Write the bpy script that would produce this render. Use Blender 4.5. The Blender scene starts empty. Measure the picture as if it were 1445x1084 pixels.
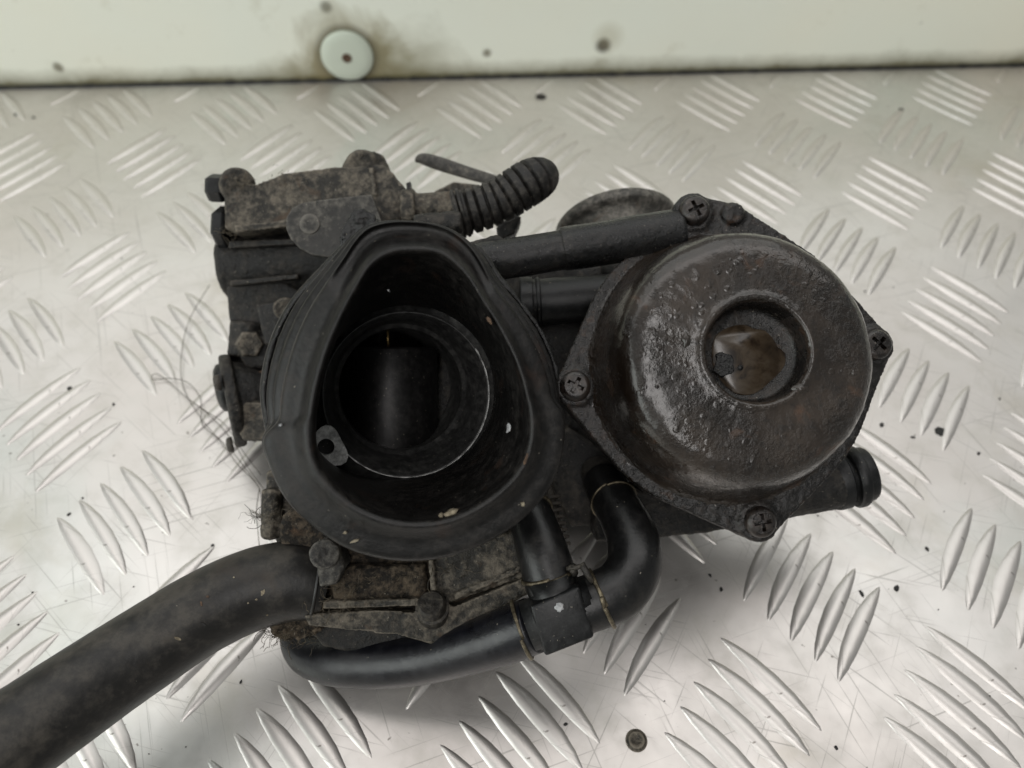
import bpy, bmesh, math, random
from mathutils import Vector, Matrix, noise
random.seed(7)
R = math.radians
scn = bpy.context.scene
C = scn.collection

# ------------------------------------------------------------------ camera (millimetres, scaled to metres on build)
S = 0.001
F = 1085.0                                  # focal length in pixels of the 1445 x 1084 photograph
PIT, ROL, H = 0.91870133, 0.0181104, 212.0
fw = Vector((0, math.cos(PIT), -math.sin(PIT)))
_r, _u = Vector((1, 0, 0)), Vector((1, 0, 0)).cross(fw)
er = _r*math.cos(ROL) + _u*math.sin(ROL)
eu = _u*math.cos(ROL) - _r*math.sin(ROL)
CAM = Vector((0, 0, H))
cd = bpy.data.cameras.new('camera')
cam = bpy.data.objects.new('camera', cd); C.objects.link(cam)
m3 = Matrix((er, eu, -fw)).transposed()
cam.matrix_world = Matrix.Translation(CAM*S) @ m3.to_4x4()
cd.sensor_width = 36; cd.lens = 36*F/1445
cd.clip_start = 0.005; cd.clip_end = 50
cd.dof.use_dof = True; cd.dof.focus_distance = 0.178; cd.dof.aperture_fstop = 13.0
scn.camera = cam

# ------------------------------------------------------------------ light: an even workshop, one ceiling panel plus added fills
w = bpy.data.worlds.new('World'); scn.world = w; w.use_nodes = True
w.node_tree.nodes['Background'].inputs[0].default_value = (0.95, 0.97, 0.95, 1)
w.node_tree.nodes['Background'].inputs[1].default_value = 0.20
def area(name, loc, target, sx, sy, power, col):
    l = bpy.data.lights.new(name, 'AREA'); l.shape = 'RECTANGLE'; l.size = sx; l.size_y = sy
    l.energy = power; l.color = col
    o = bpy.data.objects.new(name, l); C.objects.link(o); o.location = loc
    d = Vector(target) - Vector(loc); o.rotation_euler = d.to_track_quat('-Z', 'Y').to_euler()
    return o
area('ceiling_panel_light', (-0.25, 1.35, 1.7), (-.25, 1.35001, 0), 3.4, 2.3, 24, (.98, 1.0, .975))
area('side_fill_light', (-1.6, -0.75, 0.85), (0, .3, 0.02), 1.4, 1.2, 16, (.95, 1.0, .965))  # unseen fill added at front left to brighten the backboard
area('overhead_glint_light', (0.02, 0.42, 1.5), (.02, .42001, 0), 2.3, 0.32, 2.6, (1.0, .90, .88))  # unseen overhead lamp added to raise glints on the tread bars
area('rear_fill_light', (-0.08, -0.85, 1.5), (0, .16, 0), 0.35, 1.3, 8, (1.0, .97, .95))  # unseen fill behind the camera, added for slide highlight and backboard
vs = scn.view_settings
vs.view_transform = 'Standard'; vs.look = 'None'; vs.exposure = 0.14; vs.gamma = 1; vs.use_curve_mapping = False

# ------------------------------------------------------------------ helpers
def V(x, y, zc): return CAM + (fw + er*((x-722.5)/F) - eu*((y-542)/F))*zc
def ray(x, y): return fw + er*((x-722.5)/F) - eu*((y-542)/F)
def P(x, y, z=0.0):
    d = ray(x, y); return CAM + d*((z-H)/d.z)
def onplane(x, y, p, n):
    d = ray(x, y); return CAM + d*((p-CAM).dot(n)/d.dot(n))
def mmpx(px, zc): return px*zc/F
ROOT = Vector((0, 165, 0))                  # base of the carburettors on the plate

def link(name, bm, mat, parent=None, org=Vector((0, 0, 0)), smooth=True, angle=None):
    me = bpy.data.meshes.new(name)
    bmesh.ops.transform(bm, matrix=Matrix.Scale(S, 4) @ Matrix.Translation(-org), verts=bm.verts)
    bmesh.ops.recalc_face_normals(bm, faces=bm.faces)
    if smooth:
        for f in bm.faces: f.smooth = True
    if angle:
        for e in bm.edges:
            if len(e.link_faces) == 2 and e.calc_face_angle(0) > R(angle): e.smooth = False
    bm.to_mesh(me); bm.free()
    o = bpy.data.objects.new(name, me); C.objects.link(o)
    if mat: me.materials.append(mat)
    if parent: o.parent = parent
    return o
def part(name, bm, mat, parent, **k): return link(name, bm, mat, parent, org=ROOT, **k)

def cat(pts, n):                            # Catmull-Rom through tuples
    out = []
    for i in range(len(pts)-1):
        p0 = pts[max(i-1, 0)]; p1 = pts[i]; p2 = pts[i+1]; p3 = pts[min(i+2, len(pts)-1)]
        for k in range(n):
            t = k/n
            out.append(tuple(0.5*((2*b)+(-a+c)*t+(2*a-5*b+4*c-d)*t*t+(-a+3*b-3*c+d)*t**3) for a, b, c, d in zip(p0, p1, p2, p3)))
    out.append(tuple(pts[-1])); return out

def sweep(bm, pts, rad, seg=20, cap=True, rn=None):
    """tube through world points pts with radii rad (mm)"""
    rings = []; t0 = (pts[1]-pts[0]).normalized()
    nrm = t0.orthogonal().normalized()
    for i, p in enumerate(pts):
        t = (pts[min(i+1, len(pts)-1)]-pts[max(i-1, 0)]).normalized()
        nrm = (nrm - t*nrm.dot(t)).normalized(); b = t.cross(nrm)
        ring = []
        for k in range(seg):
            a = 2*math.pi*k/seg
            q = p + (nrm*math.cos(a)+b*math.sin(a))*rad[i]
            if rn: q = q + (q-p).normalized()*rn*(noise.noise(q*.11)+.5*noise.noise(q*.3))
            ring.append(bm.verts.new(q))
        rings.append(ring)
    for a, b in zip(rings, rings[1:]):
        for k in range(seg): bm.faces.new((a[k], a[(k+1) % seg], b[(k+1) % seg], b[k]))
    if cap:
        bm.faces.new(rings[0]); bm.faces.new(list(reversed(rings[-1])))
    return rings
def tube(bm, path, n=8, seg=20, cap=True, rn=None):
    """path of (px, py, zc, radius px)"""
    q = cat(path, n)
    return sweep(bm, [V(a, b, c) for a, b, c, r in q], [mmpx(r, c) for a, b, c, r in q], seg, cap, rn)
def lathe(bm, c, ax, prof, seg=48, shift=None, close=True):
    ax = ax.normalized(); e1 = (er-ax*er.dot(ax))
    if e1.length < .2: e1 = eu-ax*eu.dot(ax)
    e1.normalize(); e2 = ax.cross(e1)
    rings = []
    for r, t in prof:
        s = shift(r) if shift else Vector((0, 0, 0))
        if r < 1e-6: rings.append([bm.verts.new(c+ax*t+s)])
        else: rings.append([bm.verts.new(c+ax*t+s+(e1*math.cos(2*math.pi*k/seg)+e2*math.sin(2*math.pi*k/seg))*r) for k in range(seg)])
    for a, b in zip(rings, rings[1:]):
        for k in range(seg):
            k2 = (k+1) % seg
            if len(a) == 1 and len(b) == 1: continue
            if len(b) == 1: bm.faces.new((a[k], a[k2], b[0]))
            elif len(a) == 1: bm.faces.new((a[0], b[k2], b[k]))
            else: bm.faces.new((a[k], a[k2], b[k2], b[k]))
    if close:
        if len(rings[0]) > 1: bm.faces.new(list(reversed(rings[0])))
        if len(rings[-1]) > 1: bm.faces.new(rings[-1])
    return rings
def loop_prism(bm, pts, d, bev=0.0, seg=2, scale=1.0):
    """solid from a closed loop of world points, pushed along vector d"""
    c = sum(pts, Vector())/len(pts)
    a = [bm.verts.new(p) for p in pts]; b = [bm.verts.new(c+(p-c)*scale+d) for p in pts]
    f1 = bm.faces.new(a); f2 = bm.faces.new(list(reversed(b)))
    n = len(pts)
    for k in range(n): bm.faces.new((a[k], b[k], b[(k+1) % n], a[(k+1) % n]))
    if bev:
        es = list(f1.edges)
        bmesh.ops.bevel(bm, geom=es, offset=bev, segments=seg, affect='EDGES', profile=.5, clamp_overlap=True)
def prism(bm, px, zc, depth, bev=0.0, scale=1.0, tilt=None):
    """outline in photo pixels at distance zc (or one zc per point), pushed depth mm away"""
    pts = [V(p[0], p[1], p[2] if len(p) > 2 else zc) for p in px]
    loop_prism(bm, pts, (tilt or fw)*depth, bev, 2, scale)
def cyl(bm, a, b, r, seg=28, r2=None):
    d = b-a; L = d.length
    lathe(bm, a, d, [(r, 0), (r if r2 is None else r2, L)], seg)
def rcyl(bm, a, b, r, ch=.5, seg=32):
    d = b-a; L = d.length
    lathe(bm, a, d, [(r-ch, 0), (r-.3*ch, .3*ch), (r, ch), (r, L-ch), (r-.3*ch, L-.3*ch), (r-ch, L)], seg)
def hexa(bm, a, b, r, seg=6):
    d = b-a; lathe(bm, a, d, [(r*.9, 0), (r, d.length*.2), (r, d.length*.8), (r*.88, d.length)], seg)
def hull2(pts):
    pts = sorted(set((round(a, 4), round(b, 4)) for a, b in pts))
    def half(ps):
        o = []
        for p in ps:
            while len(o) > 1 and (o[-1][0]-o[-2][0])*(p[1]-o[-2][1])-(o[-1][1]-o[-2][1])*(p[0]-o[-2][0]) <= 0: o.pop()
            o.append(p)
        return o
    a = half(pts); b = half(pts[::-1]); return a[:-1]+b[:-1]
def cast(o, vox=.55, smooth=3, amp=.35, size=2.5, fine=.0):
    """rough sand-cast, grime-caked surface: one continuous skin over the joined solids"""
    m = o.modifiers.new('skin', 'REMESH'); m.mode = 'VOXEL'; m.voxel_size = vox*S; m.use_smooth_shade = True
    m = o.modifiers.new('soft', 'SMOOTH'); m.factor = .5; m.iterations = smooth
    for a, s in ((amp, size), (amp*.45, size*.35)):
        if a <= 0: continue
        t = bpy.data.textures.new('grime_relief', 'CLOUDS'); t.noise_scale = s*S; t.noise_depth = 3
        m = o.modifiers.new('grime', 'DISPLACE'); m.texture = t; m.strength = a*S; m.mid_level = .5; m.texture_coords = 'LOCAL'
    return o

# ------------------------------------------------------------------ materials
def mat(name):
    m = bpy.data.materials.new(name); m.use_nodes = True
    nt = m.node_tree; return m, nt, nt.nodes['Principled BSDF']
def N(nt, kind, **k):
    n = nt.nodes.new(kind)
    for a, b in k.items():
        if a in n.inputs: n.inputs[a].default_value = b
        else: setattr(n, a, b)
    return n
def nz(nt, co, scale, detail=5, rough=.6, dist=0):
    n = N(nt, 'ShaderNodeTexNoise', Scale=scale, Detail=detail, Roughness=rough, Distortion=dist)
    nt.links.new(co, n.inputs['Vector']); return n.outputs['Fac']
def ramp(nt, src, stops):
    r = nt.nodes.new('ShaderNodeValToRGB'); e = r.color_ramp.elements
    while len(e) < len(stops): e.new(.5)
    for q, (p, c) in zip(e, stops):
        q.position = p; q.color = (c, c, c, 1) if isinstance(c, (int, float)) else (*c, 1)
    nt.links.new(src, r.inputs[0]); return r.outputs[0]
def mixc(nt, fac, a, b, mode='MIX'):
    m = N(nt, 'ShaderNodeMix', data_type='RGBA', blend_type=mode)
    for s, v in ((0, fac), (6, a), (7, b)):
        if isinstance(v, (tuple, float, int)):
            m.inputs[s].default_value = (*v, 1) if isinstance(v, tuple) else v
        else: nt.links.new(v, m.inputs[s])
    return m.outputs[2]
def math_(nt, op, a, b=None, c=None):
    m = N(nt, 'ShaderNodeMath', operation=op)
    for i, v in enumerate((a, b, c)):
        if v is None: continue
        if isinstance(v, (int, float)): m.inputs[i].default_value = v
        else: nt.links.new(v, m.inputs[i])
    return m.outputs[0]
def bump(nt, bs, h, strength, dist, chain=None):
    b = N(nt, 'ShaderNodeBump', Strength=strength, Distance=dist*S); nt.links.new(h, b.inputs['Height'])
    if chain: nt.links.new(chain, b.inputs['Normal'])
    nt.links.new(b.outputs[0], bs.inputs['Normal']); return b.outputs[0]
def coat(nt, b, h, st):
    q = N(nt, 'ShaderNodeBump', Strength=st, Distance=.5*S); nt.links.new(h, q.inputs['Height']); nt.links.new(q.outputs[0], b.inputs['Coat Normal'])
def grimy(name, base, dust, amount=.5, rlo=.35, rhi=.75, bmp=.5, metal=0.0, spots=None, spec=.5, scale=1.0, wet=0, speck=.715, edge=0):
    m, nt, b = mat(name)
    co = nt.nodes.new('ShaderNodeTexCoord').outputs['Object']
    n1 = nz(nt, co, 90*scale, 7, .65); n2 = nz(nt, co, 520*scale, 6, .7); n3 = nz(nt, co, 1900*scale, 3, .6)
    k = math_(nt, 'MULTIPLY', n1, .55); k = math_(nt, 'MULTIPLY_ADD', n2, .45, k)
    f = ramp(nt, k, [(.59-.28*amount, 0.0), (.69-.22*amount, 1.0)])
    c = mixc(nt, f, base, dust)
    c = mixc(nt, .6, c, ramp(nt, n2, [(.36, .12), (.62, 1.0)]), 'MULTIPLY')
    sp = nz(nt, co, 1500*scale, 2, .5)
    c = mixc(nt, ramp(nt, sp, [(speck, 0.0), (speck+.03, .7)]), c, (.30, .27, .22))
    if spots:
        s = nz(nt, co, 170*scale, 4, .6, .4)
        c = mixc(nt, ramp(nt, s, [(.60, 0.0), (.70, .75)]), c, spots)
    if edge:
        pt = nt.nodes.new('ShaderNodeNewGeometry').outputs['Pointiness']
        c = mixc(nt, ramp(nt, math_(nt, 'MULTIPLY_ADD', n2, .06, pt), [(.545, 0.0), (.60, edge)]), c, tuple(min(1, x*1.5) for x in dust))
    nt.links.new(c, b.inputs['Base Color'])
    r = ramp(nt, k, [(.35, rlo), (.62, rhi)]); nt.links.new(r, b.inputs['Roughness'])
    b.inputs['Metallic'].default_value = metal; b.inputs['Specular IOR Level'].default_value = spec
    if wet:
        b.inputs['Coat Weight'].default_value = wet; b.inputs['Coat Roughness'].default_value = .12
    h = math_(nt, 'ADD', n2, math_(nt, 'MULTIPLY', n3, .5))
    bump(nt, b, h, bmp, .5)
    if wet: coat(nt, b, n2, .5)
    return m
M = {}
M['casting'] = grimy('grimy_aluminium_casting', (.022, .019, .014), (.150, .130, .102), .52, .35, .8, 1.0, spots=(.060, .036, .020), spec=.4, edge=.8)
M['casting_dark'] = grimy('oily_black_casting', (.0085, .0078, .0070), (.048, .042, .035), .40, .28, .7, 1.0, spec=.4, edge=.8)
M['casting_brown'] = grimy('earth_caked_casting', (.016, .013, .010), (.105, .082, .058), .46, .6, .95, 1.0, spots=(.075, .045, .025), spec=.25, edge=.7)
M['bracket'] = grimy('dull_grey_steel', (.038, .036, .033), (.105, .098, .086), .4, .45, .75, .6, spots=(.17, .15, .12), spec=.4, edge=.9)
M['rubber'] = grimy('worn_black_rubber', (.0070, .0063, .0058), (.022, .0195, .0175), .36, .30, .55, .28, spots=(.024, .015, .011), scale=.7, spec=.38, speck=.74)
M['hose'] = grimy('black_rubber_hose', (.0075, .0075, .0078), (.021, .019, .017), .36, .26, .46, .18, scale=.6, speck=.76, spec=.5)
M['hose_big'] = grimy('scuffed_rubber_hose', (.017, .0155, .014), (.052, .046, .038), .44, .32, .55, .2, scale=.4, speck=.765, spots=(.030, .022, .016), spec=.4)
M['hose_blue'] = grimy('blue_black_rubber_hose', (.0055, .0060, .0095), (.015, .015, .018), .35, .24, .42, .18, scale=.6, speck=.76, spec=.55)
M['plastic'] = grimy('black_plastic', (.0075, .0080, .0085), (.018, .0185, .019), .3, .3, .5, .15, spec=.4)
M['ribbed'] = grimy('dusty_ribbed_rubber', (.018, .0165, .015), (.062, .056, .048), .45, .45, .7, .3, spec=.4)
M['screw'] = grimy('oily_dark_screw', (.014, .010, .008), (.045, .033, .026), .4, .15, .4, .4, metal=.3, wet=.5)
M['bolt'] = grimy('dull_bolt', (.035, .031, .027), (.10, .088, .07), .4, .35, .65, .6, metal=.3)
M['wire'] = grimy('dull_brass_wire', (.11, .090, .060), (.26, .22, .15), .5, .3, .5, .3, metal=.7)
M['bright'] = grimy('bright_scraped_metal', (.75, .75, .73), (.92, .92, .90), .6, .4, .6, .3)
M['bore'] = grimy('carbon_grey_bore', (.050, .050, .049), (.085, .084, .080), .4, .25, .45, .2, metal=.2)
M['slide'] = grimy('black_anodised_slide', (.024, .023, .023), (.036, .034, .033), .3, .34, .46, .05, metal=.5)
M['brass'] = grimy('brass_needle', (.35, .24, .10), (.5, .36, .16), .5, .25, .4, .1, metal=1)
M['ring'] = grimy('oxidised_ring', (.09, .085, .075), (.21, .195, .17), .5, .35, .6, .7, metal=.3, spots=(.08, .06, .045))
M['rust'] = grimy('rust_brown', (.10, .055, .03), (.16, .10, .06), .5, .6, .9, .5)
M['white'] = grimy('white_paint', (.42, .43, .44), (.62, .63, .64), .6, .5, .7, .4)
M['tan'] = grimy('dried_dirt', (.22, .18, .12), (.38, .33, .24), .6, .8, .95, .6)
M['black'] = grimy('black_tar', (.005, .005, .005), (.012, .011, .010), .4, .2, .5, .8)

def cover_mat():
    m, nt, b = mat('oily_pressed_cover')
    co = nt.nodes.new('ShaderNodeTexCoord').outputs['Object']
    n1 = nz(nt, co, 55, 6, .6, .3); n2 = nz(nt, co, 330, 6, .68); n3 = nz(nt, co, 1400, 4, .6)
    c = mixc(nt, ramp(nt, n1, [(.36, 0.0), (.66, 1.0)]), (.0095, .0066, .0048), (.035, .0250, .0180))
    c = mixc(nt, ramp(nt, n2, [(.50, 0.0), (.66, .75)]), c, (.010, .0078, .0065))
    r1 = nz(nt, co, 120, 4, .6, .5)
    c = mixc(nt, ramp(nt, r1, [(.60, 0.0), (.72, .65)]), c, (.085, .045, .026))
    nt.links.new(c, b.inputs['Base Color'])
    rr = ramp(nt, n1, [(.35, .18), (.6, .38)]); nt.links.new(rr, b.inputs['Roughness'])
    b.inputs['Specular IOR Level'].default_value = .3
    b.inputs['Coat Weight'].default_value = .8; b.inputs['Coat Roughness'].default_value = .09
    v = N(nt, 'ShaderNodeTexVoronoi', Scale=420, Randomness=1.0); nt.links.new(co, v.inputs['Vector'])
    dr = ramp(nt, v.outputs['Distance'], [(.0, 1.0), (.22, .85), (.34, 0.0)])
    msk = ramp(nt, nz(nt, co, 150, 3, .6), [(.47, 0.0), (.56, 1.0)])
    drops = math_(nt, 'MULTIPLY', dr, msk)
    h = math_(nt, 'ADD', math_(nt, 'MULTIPLY', n2, .8), math_(nt, 'MULTIPLY', n3, .35))
    c1 = bump(nt, b, h, .55, .6)
    grit = ramp(nt, nz(nt, co, 620, 3, .65), [(.46, 0.0), (.60, 1.0)])
    gm = ramp(nt, nz(nt, co, 42, 3, .5), [(.40, 0.0), (.55, 1.0)])
    c1 = bump(nt, b, math_(nt, 'MULTIPLY', grit, gm), .9, .6, c1)
    bump(nt, b, drops, .55, .35, c1)
    coat(nt, b, math_(nt, 'ADD', math_(nt, 'MULTIPLY_ADD', math_(nt, 'MULTIPLY', grit, gm), .5, n2), drops), .2)
    return m
M['cover'] = cover_mat()
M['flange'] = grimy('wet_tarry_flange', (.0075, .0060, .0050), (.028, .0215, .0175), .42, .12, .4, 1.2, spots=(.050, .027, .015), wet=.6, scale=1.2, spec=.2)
M['oily_pipe'] = grimy('oily_grit_pipe', (.0065, .0065, .0068), (.024, .021, .018), .34, .15, .45, 1.4, wet=.6, scale=1.2, spec=.2)
def puddle_mat():
    m, nt, b = mat('dirty_oil_puddle')
    co = nt.nodes.new('ShaderNodeTexCoord').outputs['Object']
    n = nz(nt, co, 240, 8, .65, .8)
    nt.links.new(ramp(nt, n, [(.36, (.012, .0065, .003)), (.50, (.050, .034, .020)), (.74, (.085, .066, .046))]), b.inputs['Base Color'])
    b.inputs['Roughness'].default_value = .3
    b.inputs['Coat Weight'].default_value = .5; b.inputs['Coat Roughness'].default_value = .2
    bump(nt, b, nz(nt, co, 260, 3), .15, .4)
    return m
M['puddle'] = puddle_mat()
def plate_mat(name='worn_tread_aluminium'):
    m, nt, b = mat(name)
    co = nt.nodes.new('ShaderNodeTexCoord').outputs['Object']
    big = nz(nt, co, 9, 4, .55); mid = nz(nt, co, 60, 6, .65); fine = nz(nt, co, 700, 4, .65)
    c = mixc(nt, ramp(nt, big, [(.35, 0.0), (.65, 1.0)]), (.63, .592, .562), (.725, .704, .680))
    c = mixc(nt, ramp(nt, mid, [(.50, 0.0), (.70, .42)]), c, (.50, .48, .43))
    c = mixc(nt, ramp(nt, nz(nt, co, 16, 5, .6, .6), [(.56, 0.0), (.72, .5)]), c, (.46, .42, .33))
    c = mixc(nt, ramp(nt, nz(nt, co, 7, 5, .6, .5), [(.50, 0.0), (.66, .4)]), c, (.50, .58, .54))
    c = mixc(nt, ramp(nt, nz(nt, co, 420, 2, .5), [(.73, 0.0), (.77, .7)]), c, (.16, .14, .12))
    # scratches in several directions
    scr = None
    for k, (ang, sx, sy) in enumerate(((12, 26, 1500), (67, 20, 1300), (118, 30, 1700), (160, 16, 1200), (40, 22, 1500))):
        mp = N(nt, 'ShaderNodeMapping'); mp.inputs['Rotation'].default_value = (0, 0, R(ang)); mp.inputs['Location'].default_value = (k*3.1, k*1.7, 0)
        mp2 = N(nt, 'ShaderNodeMapping'); mp2.inputs['Scale'].default_value = (sx, sy, 1)
        nt.links.new(co, mp.inputs['Vector']); nt.links.new(mp.outputs[0], mp2.inputs['Vector'])
        s = ramp(nt, nz(nt, mp2.outputs[0], 1.0, 2, .5, .15), [(.665, 0.0), (.71, 1.0)])
        scr = s if scr is None else math_(nt, 'MAXIMUM', scr, s)
    c = mixc(nt, math_(nt, 'MULTIPLY', scr, .4), c, (.30, .29, .27))
    nt.links.new(c, b.inputs['Base Color'])
    b.inputs['Metallic'].default_value = .90
    rg = math_(nt, 'MULTIPLY_ADD', ramp(nt, mid, [(.3, 0.0), (.7, 1.0)]), .16, .34)
    rg = math_(nt, 'MULTIPLY_ADD', scr, .1, rg); nt.links.new(rg, b.inputs['Roughness'])
    c1 = bump(nt, b, fine, .16, .12)
    c1 = bump(nt, b, scr, -.35, .12, c1)
    bump(nt, b, nz(nt, co, 30, 3, .5), .25, .8, c1)
    return m
M['plate'] = plate_mat()

# ------------------------------------------------------------------ bench plate and backboard
A, B2 = Vector((-250, 336, 0)), Vector((260, 373.5, 0))
ed = (B2-A).normalized(); en = Vector((-ed.y, ed.x, 0))
def struct(o, label):
    o['kind'] = 'structure'; o['label'] = label; return o
bm = bmesh.new()
q0 = A - ed*800; q1 = B2 + ed*800
loop_prism(bm, [q0, q1, q1-en*640, q0-en*640], Vector((0, 0, -3)))
plate = struct(link('tread_plate', bm, M['plate'], smooth=False), 'worn five bar aluminium tread plate covering the bench')
la, lb = Vector((-26.20, -37.39, 0)), Vector((31.60, -33.11, 0)); lo = Vector((97.58, 336.43, 0))
def bar_mesh():
    bm = bmesh.new(); n = 8; L, W, Hh = 33.5, 2.65, .66; rows = []
    for i in range(n+1):
        t = -1+2*i/n; t = math.sin(t*math.pi/2)
        wd = W*(1-t*t)**.72; hh = Hh*(1-t**4)**.5
        bow = .9*(1-t*t)
        rows.append([bm.verts.new((t*L/2, bow+s*wd, zz*hh-.12*(zz == 0))) for s, zz in ((-1, 0), (-.62, .80), (0, 1), (.62, .80), (1, 0))] if 0 < i < n else [bm.verts.new((t*L/2, bow, -.12))])
    for a, b in zip(rows, rows[1:]):
        for k in range(4):
            if len(a) == 1: bm.faces.new((a[0], b[k], b[k+1]))
            elif len(b) == 1: bm.faces.new((a[k], b[0], a[k+1]))
            else: bm.faces.new((a[k], b[k], b[k+1], a[k+1]))
    bmesh.ops.recalc_face_normals(bm, faces=bm.faces)
    for f in bm.faces: f.smooth = True
    for e in bm.edges:
        if len(e.link_faces) == 2 and e.calc_face_angle(0) > R(70): e.smooth = False
    bmesh.ops.scale(bm, vec=(S, S, S), verts=bm.verts)
    me = bpy.data.meshes.new('tread_bar'); bm.to_mesh(me); bm.free(); me.materials.append(M['plate']); return me
def to_px(p):
    d = p-CAM; z = d.dot(fw)
    return (722.5+F*d.dot(er)/z, 542-F*d.dot(eu)/z, z) if z > 1 else (-1e6, -1e6, 1e6)
bars = []
for i in range(-12, 20):
    for j in range(-12, 16):
        c = lo + la*i + lb*j
        odd = (i+j) % 2
        ang = R(56.2) if odd else R(-47.2)
        step = Vector((.695, -.719, 0))*7.75 if odd else Vector((.597, .802, 0))*7.7
        for k in range(-2, 3):
            p = c + step*k + Vector((random.uniform(-.25, .25), random.uniform(-.25, .25), 0))
            s = (p-A).dot(en)
            if s > 1 or s < -420 or abs(p.x) > 520: continue
            e = Vector((math.cos(ang), math.sin(ang), 0))*16.5
            if max((p+e-A).dot(en), (p-e-A).dot(en)) > -1.5:          # cut where the sheet ends
                if s > -16: continue_short = True
            px, py, z = to_px(p); vis = -60 < px < 1505 and 0 < py < 1140
            bars.append((0 if vis else 1, z, p, ang, s))
bars.sort(key=lambda t: (t[0], t[1]))
bme = bar_mesh(); rest = []
for n, (v, z, p, ang, s) in enumerate(bars):
    half = 16.75*abs(math.cos(ang)*en.x+math.sin(ang)*en.y); sc = 1.0
    if s + half > -1.5:                                                # bars the sheet's edge cuts short
        lim = -1.5; over = s+half-lim; sc = 1-over/(2*half)
        if sc < .12: continue
        dv = Vector((math.cos(ang), math.sin(ang), 0)); dv = dv if dv.dot(en) > 0 else -dv
        p = p - dv*(16.75*(1-sc))
    if n < 300:
        o = bpy.data.objects.new('tread_bar', bme); C.objects.link(o); o.parent = plate
        o.location = p*S; o.rotation_euler = (0, 0, ang+random.uniform(-.012, .012)); o.scale = (sc, random.uniform(.92, 1.06), random.uniform(.85, 1.1))
    else: rest.append((p, ang, sc))
bm = bmesh.new(); co0 = [v.co.copy() for v in bme.vertices]; fc = [tuple(f.vertices) for f in bme.polygons]
for p, ang, sc in rest:
    mx = Matrix.Translation(p) @ Matrix.Rotation(ang, 4, 'Z')
    vv = [bm.verts.new(mx @ Vector((c.x/S*sc, c.y/S, c.z/S))) for c in co0]
    for f in fc: bm.faces.new([vv[k] for k in f])
o = link('outlying_tread_bars', bm, M['plate'], plate); o['kind'] = 'stuff'

# rivets set in the plate
def rivet(px, py, r, m):
    p = P(px, py); bm = bmesh.new()
    lathe(bm, p+Vector((0, 0, .05)), Vector((0, 0, 1)), [(r*1.35, 0), (r*1.3, .12), (r*1.02, .16), (r, .5), (r*.9, .62), (r*.6, .5), (r*.5, .25), (0, .2)], 28)
    return link('rivet', bm, m, plate)
rivet(898, 1045, 2.1, M['casting']); rivet(763, 137, 2.0, M['casting_dark'])

def board_mat():
    m, nt, b = mat('stained_white_panel')
    co = nt.nodes.new('ShaderNodeTexCoord').outputs['Object']
    n1 = nz(nt, co, 6, 4, .5); n2 = nz(nt, co, 45, 6, .7); n3 = nz(nt, co, 200, 3, .6)
    c = mixc(nt, ramp(nt, n1, [(.35, 0.0), (.7, 1.0)]), (.88, .92, .82), (.91, .90, .76))
    c = mixc(nt, ramp(nt, n2, [(.60, 0.0), (.85, .5)]), c, (.45, .42, .28))
    c = mixc(nt, ramp(nt, n3, [(.72, 0.0), (.78, .75)]), c, (.16, .14, .09))
    sx = nt.nodes.new('ShaderNodeSeparateXYZ'); nt.links.new(co, sx.inputs[0])
    zz = math_(nt, 'MULTIPLY_ADD', n2, -.008, sx.outputs['Z'])          # dirt gathered along the joint with the plate
    c = mixc(nt, ramp(nt, math_(nt, 'MULTIPLY_ADD', zz, 60.0, .3), [(.12, .9), (.26, .55), (.62, 0.0)]), c, (.16, .14, .065))
    wob = math_(nt, 'MULTIPLY_ADD', nz(nt, co, 38, 4, .6, .5), -.04, .02)
    def blot(wx, wz, r0, r1, amt, col, c):
        d = N(nt, 'ShaderNodeVectorMath', operation='DISTANCE'); cb = N(nt, 'ShaderNodeCombineXYZ')
        nt.links.new(sx.outputs['X'], cb.inputs[0]); nt.links.new(sx.outputs['Z'], cb.inputs[2])
        nt.links.new(cb.outputs[0], d.inputs[0]); d.inputs[1].default_value = (wx*S, 0, wz*S)
        dd = math_(nt, 'MULTIPLY_ADD', n2, -.0022, d.outputs['Value'])
        if r1 > 18: dd = math_(nt, 'ADD', dd, wob)
        dd = math_(nt, 'DIVIDE', dd, r1*S)
        return mixc(nt, ramp(nt, dd, [(r0/r1, amt), (1.0, 0.0)]), c, col)
    for args in BLOTS: c = blot(*args, c)
    nt.links.new(c, b.inputs['Base Color']); b.inputs['Roughness'].default_value = .38
    bump(nt, b, n3, .08, .4)
    return m
# board front face: local X along the joint, local Z up, origin at the middle of the joint
BO = (A+B2)/2 + en*1.6
def board_xy(px, py):
    p = onplane(px, py, BO, en); return ((p-BO).dot(ed), p.z)
sx_, sz_ = board_xy(490, 78)
k1 = board_xy(851, 64); k2 = board_xy(460, 10)
BLOTS = [(sx_, sz_-3, 12, 30, .85, (.26, .22, .11)), (sx_, sz_, 12.5, 15.5, .55, (.07, .06, .035)), (sx_+30, sz_-15, 4, 34, .65, (.20, .18, .09)), (sx_-26, sz_-17, 3, 22, .5, (.24, .21, .11)),
         (k1[0], k1[1], .8, 3.6, .95, (.05, .045, .04)), (k1[0]+2, k1[1]+4, 2.0, 8, .35, (.4, .36, .22)), (k2[0], k2[1], .4, 2.6, .7, (.12, .11, .07))]
for px, py in ((687, 75), (82, 95)):
    a, b = board_xy(px, py); BLOTS.append((a, b, .1, 1.9, .8, (.14, .12, .07)))
M['board'] = board_mat()
bm = bmesh.new()
loop_prism(bm, [Vector((-1100, 0, -25)), Vector((1100, 0, -25)), Vector((1100, 0, 120)), Vector((-1100, 0, 120))], Vector((0, 9, 0)))
board = struct(link('backboard', bm, M['board'], smooth=False), 'white painted backboard with brown stains behind the tread plate')
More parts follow.
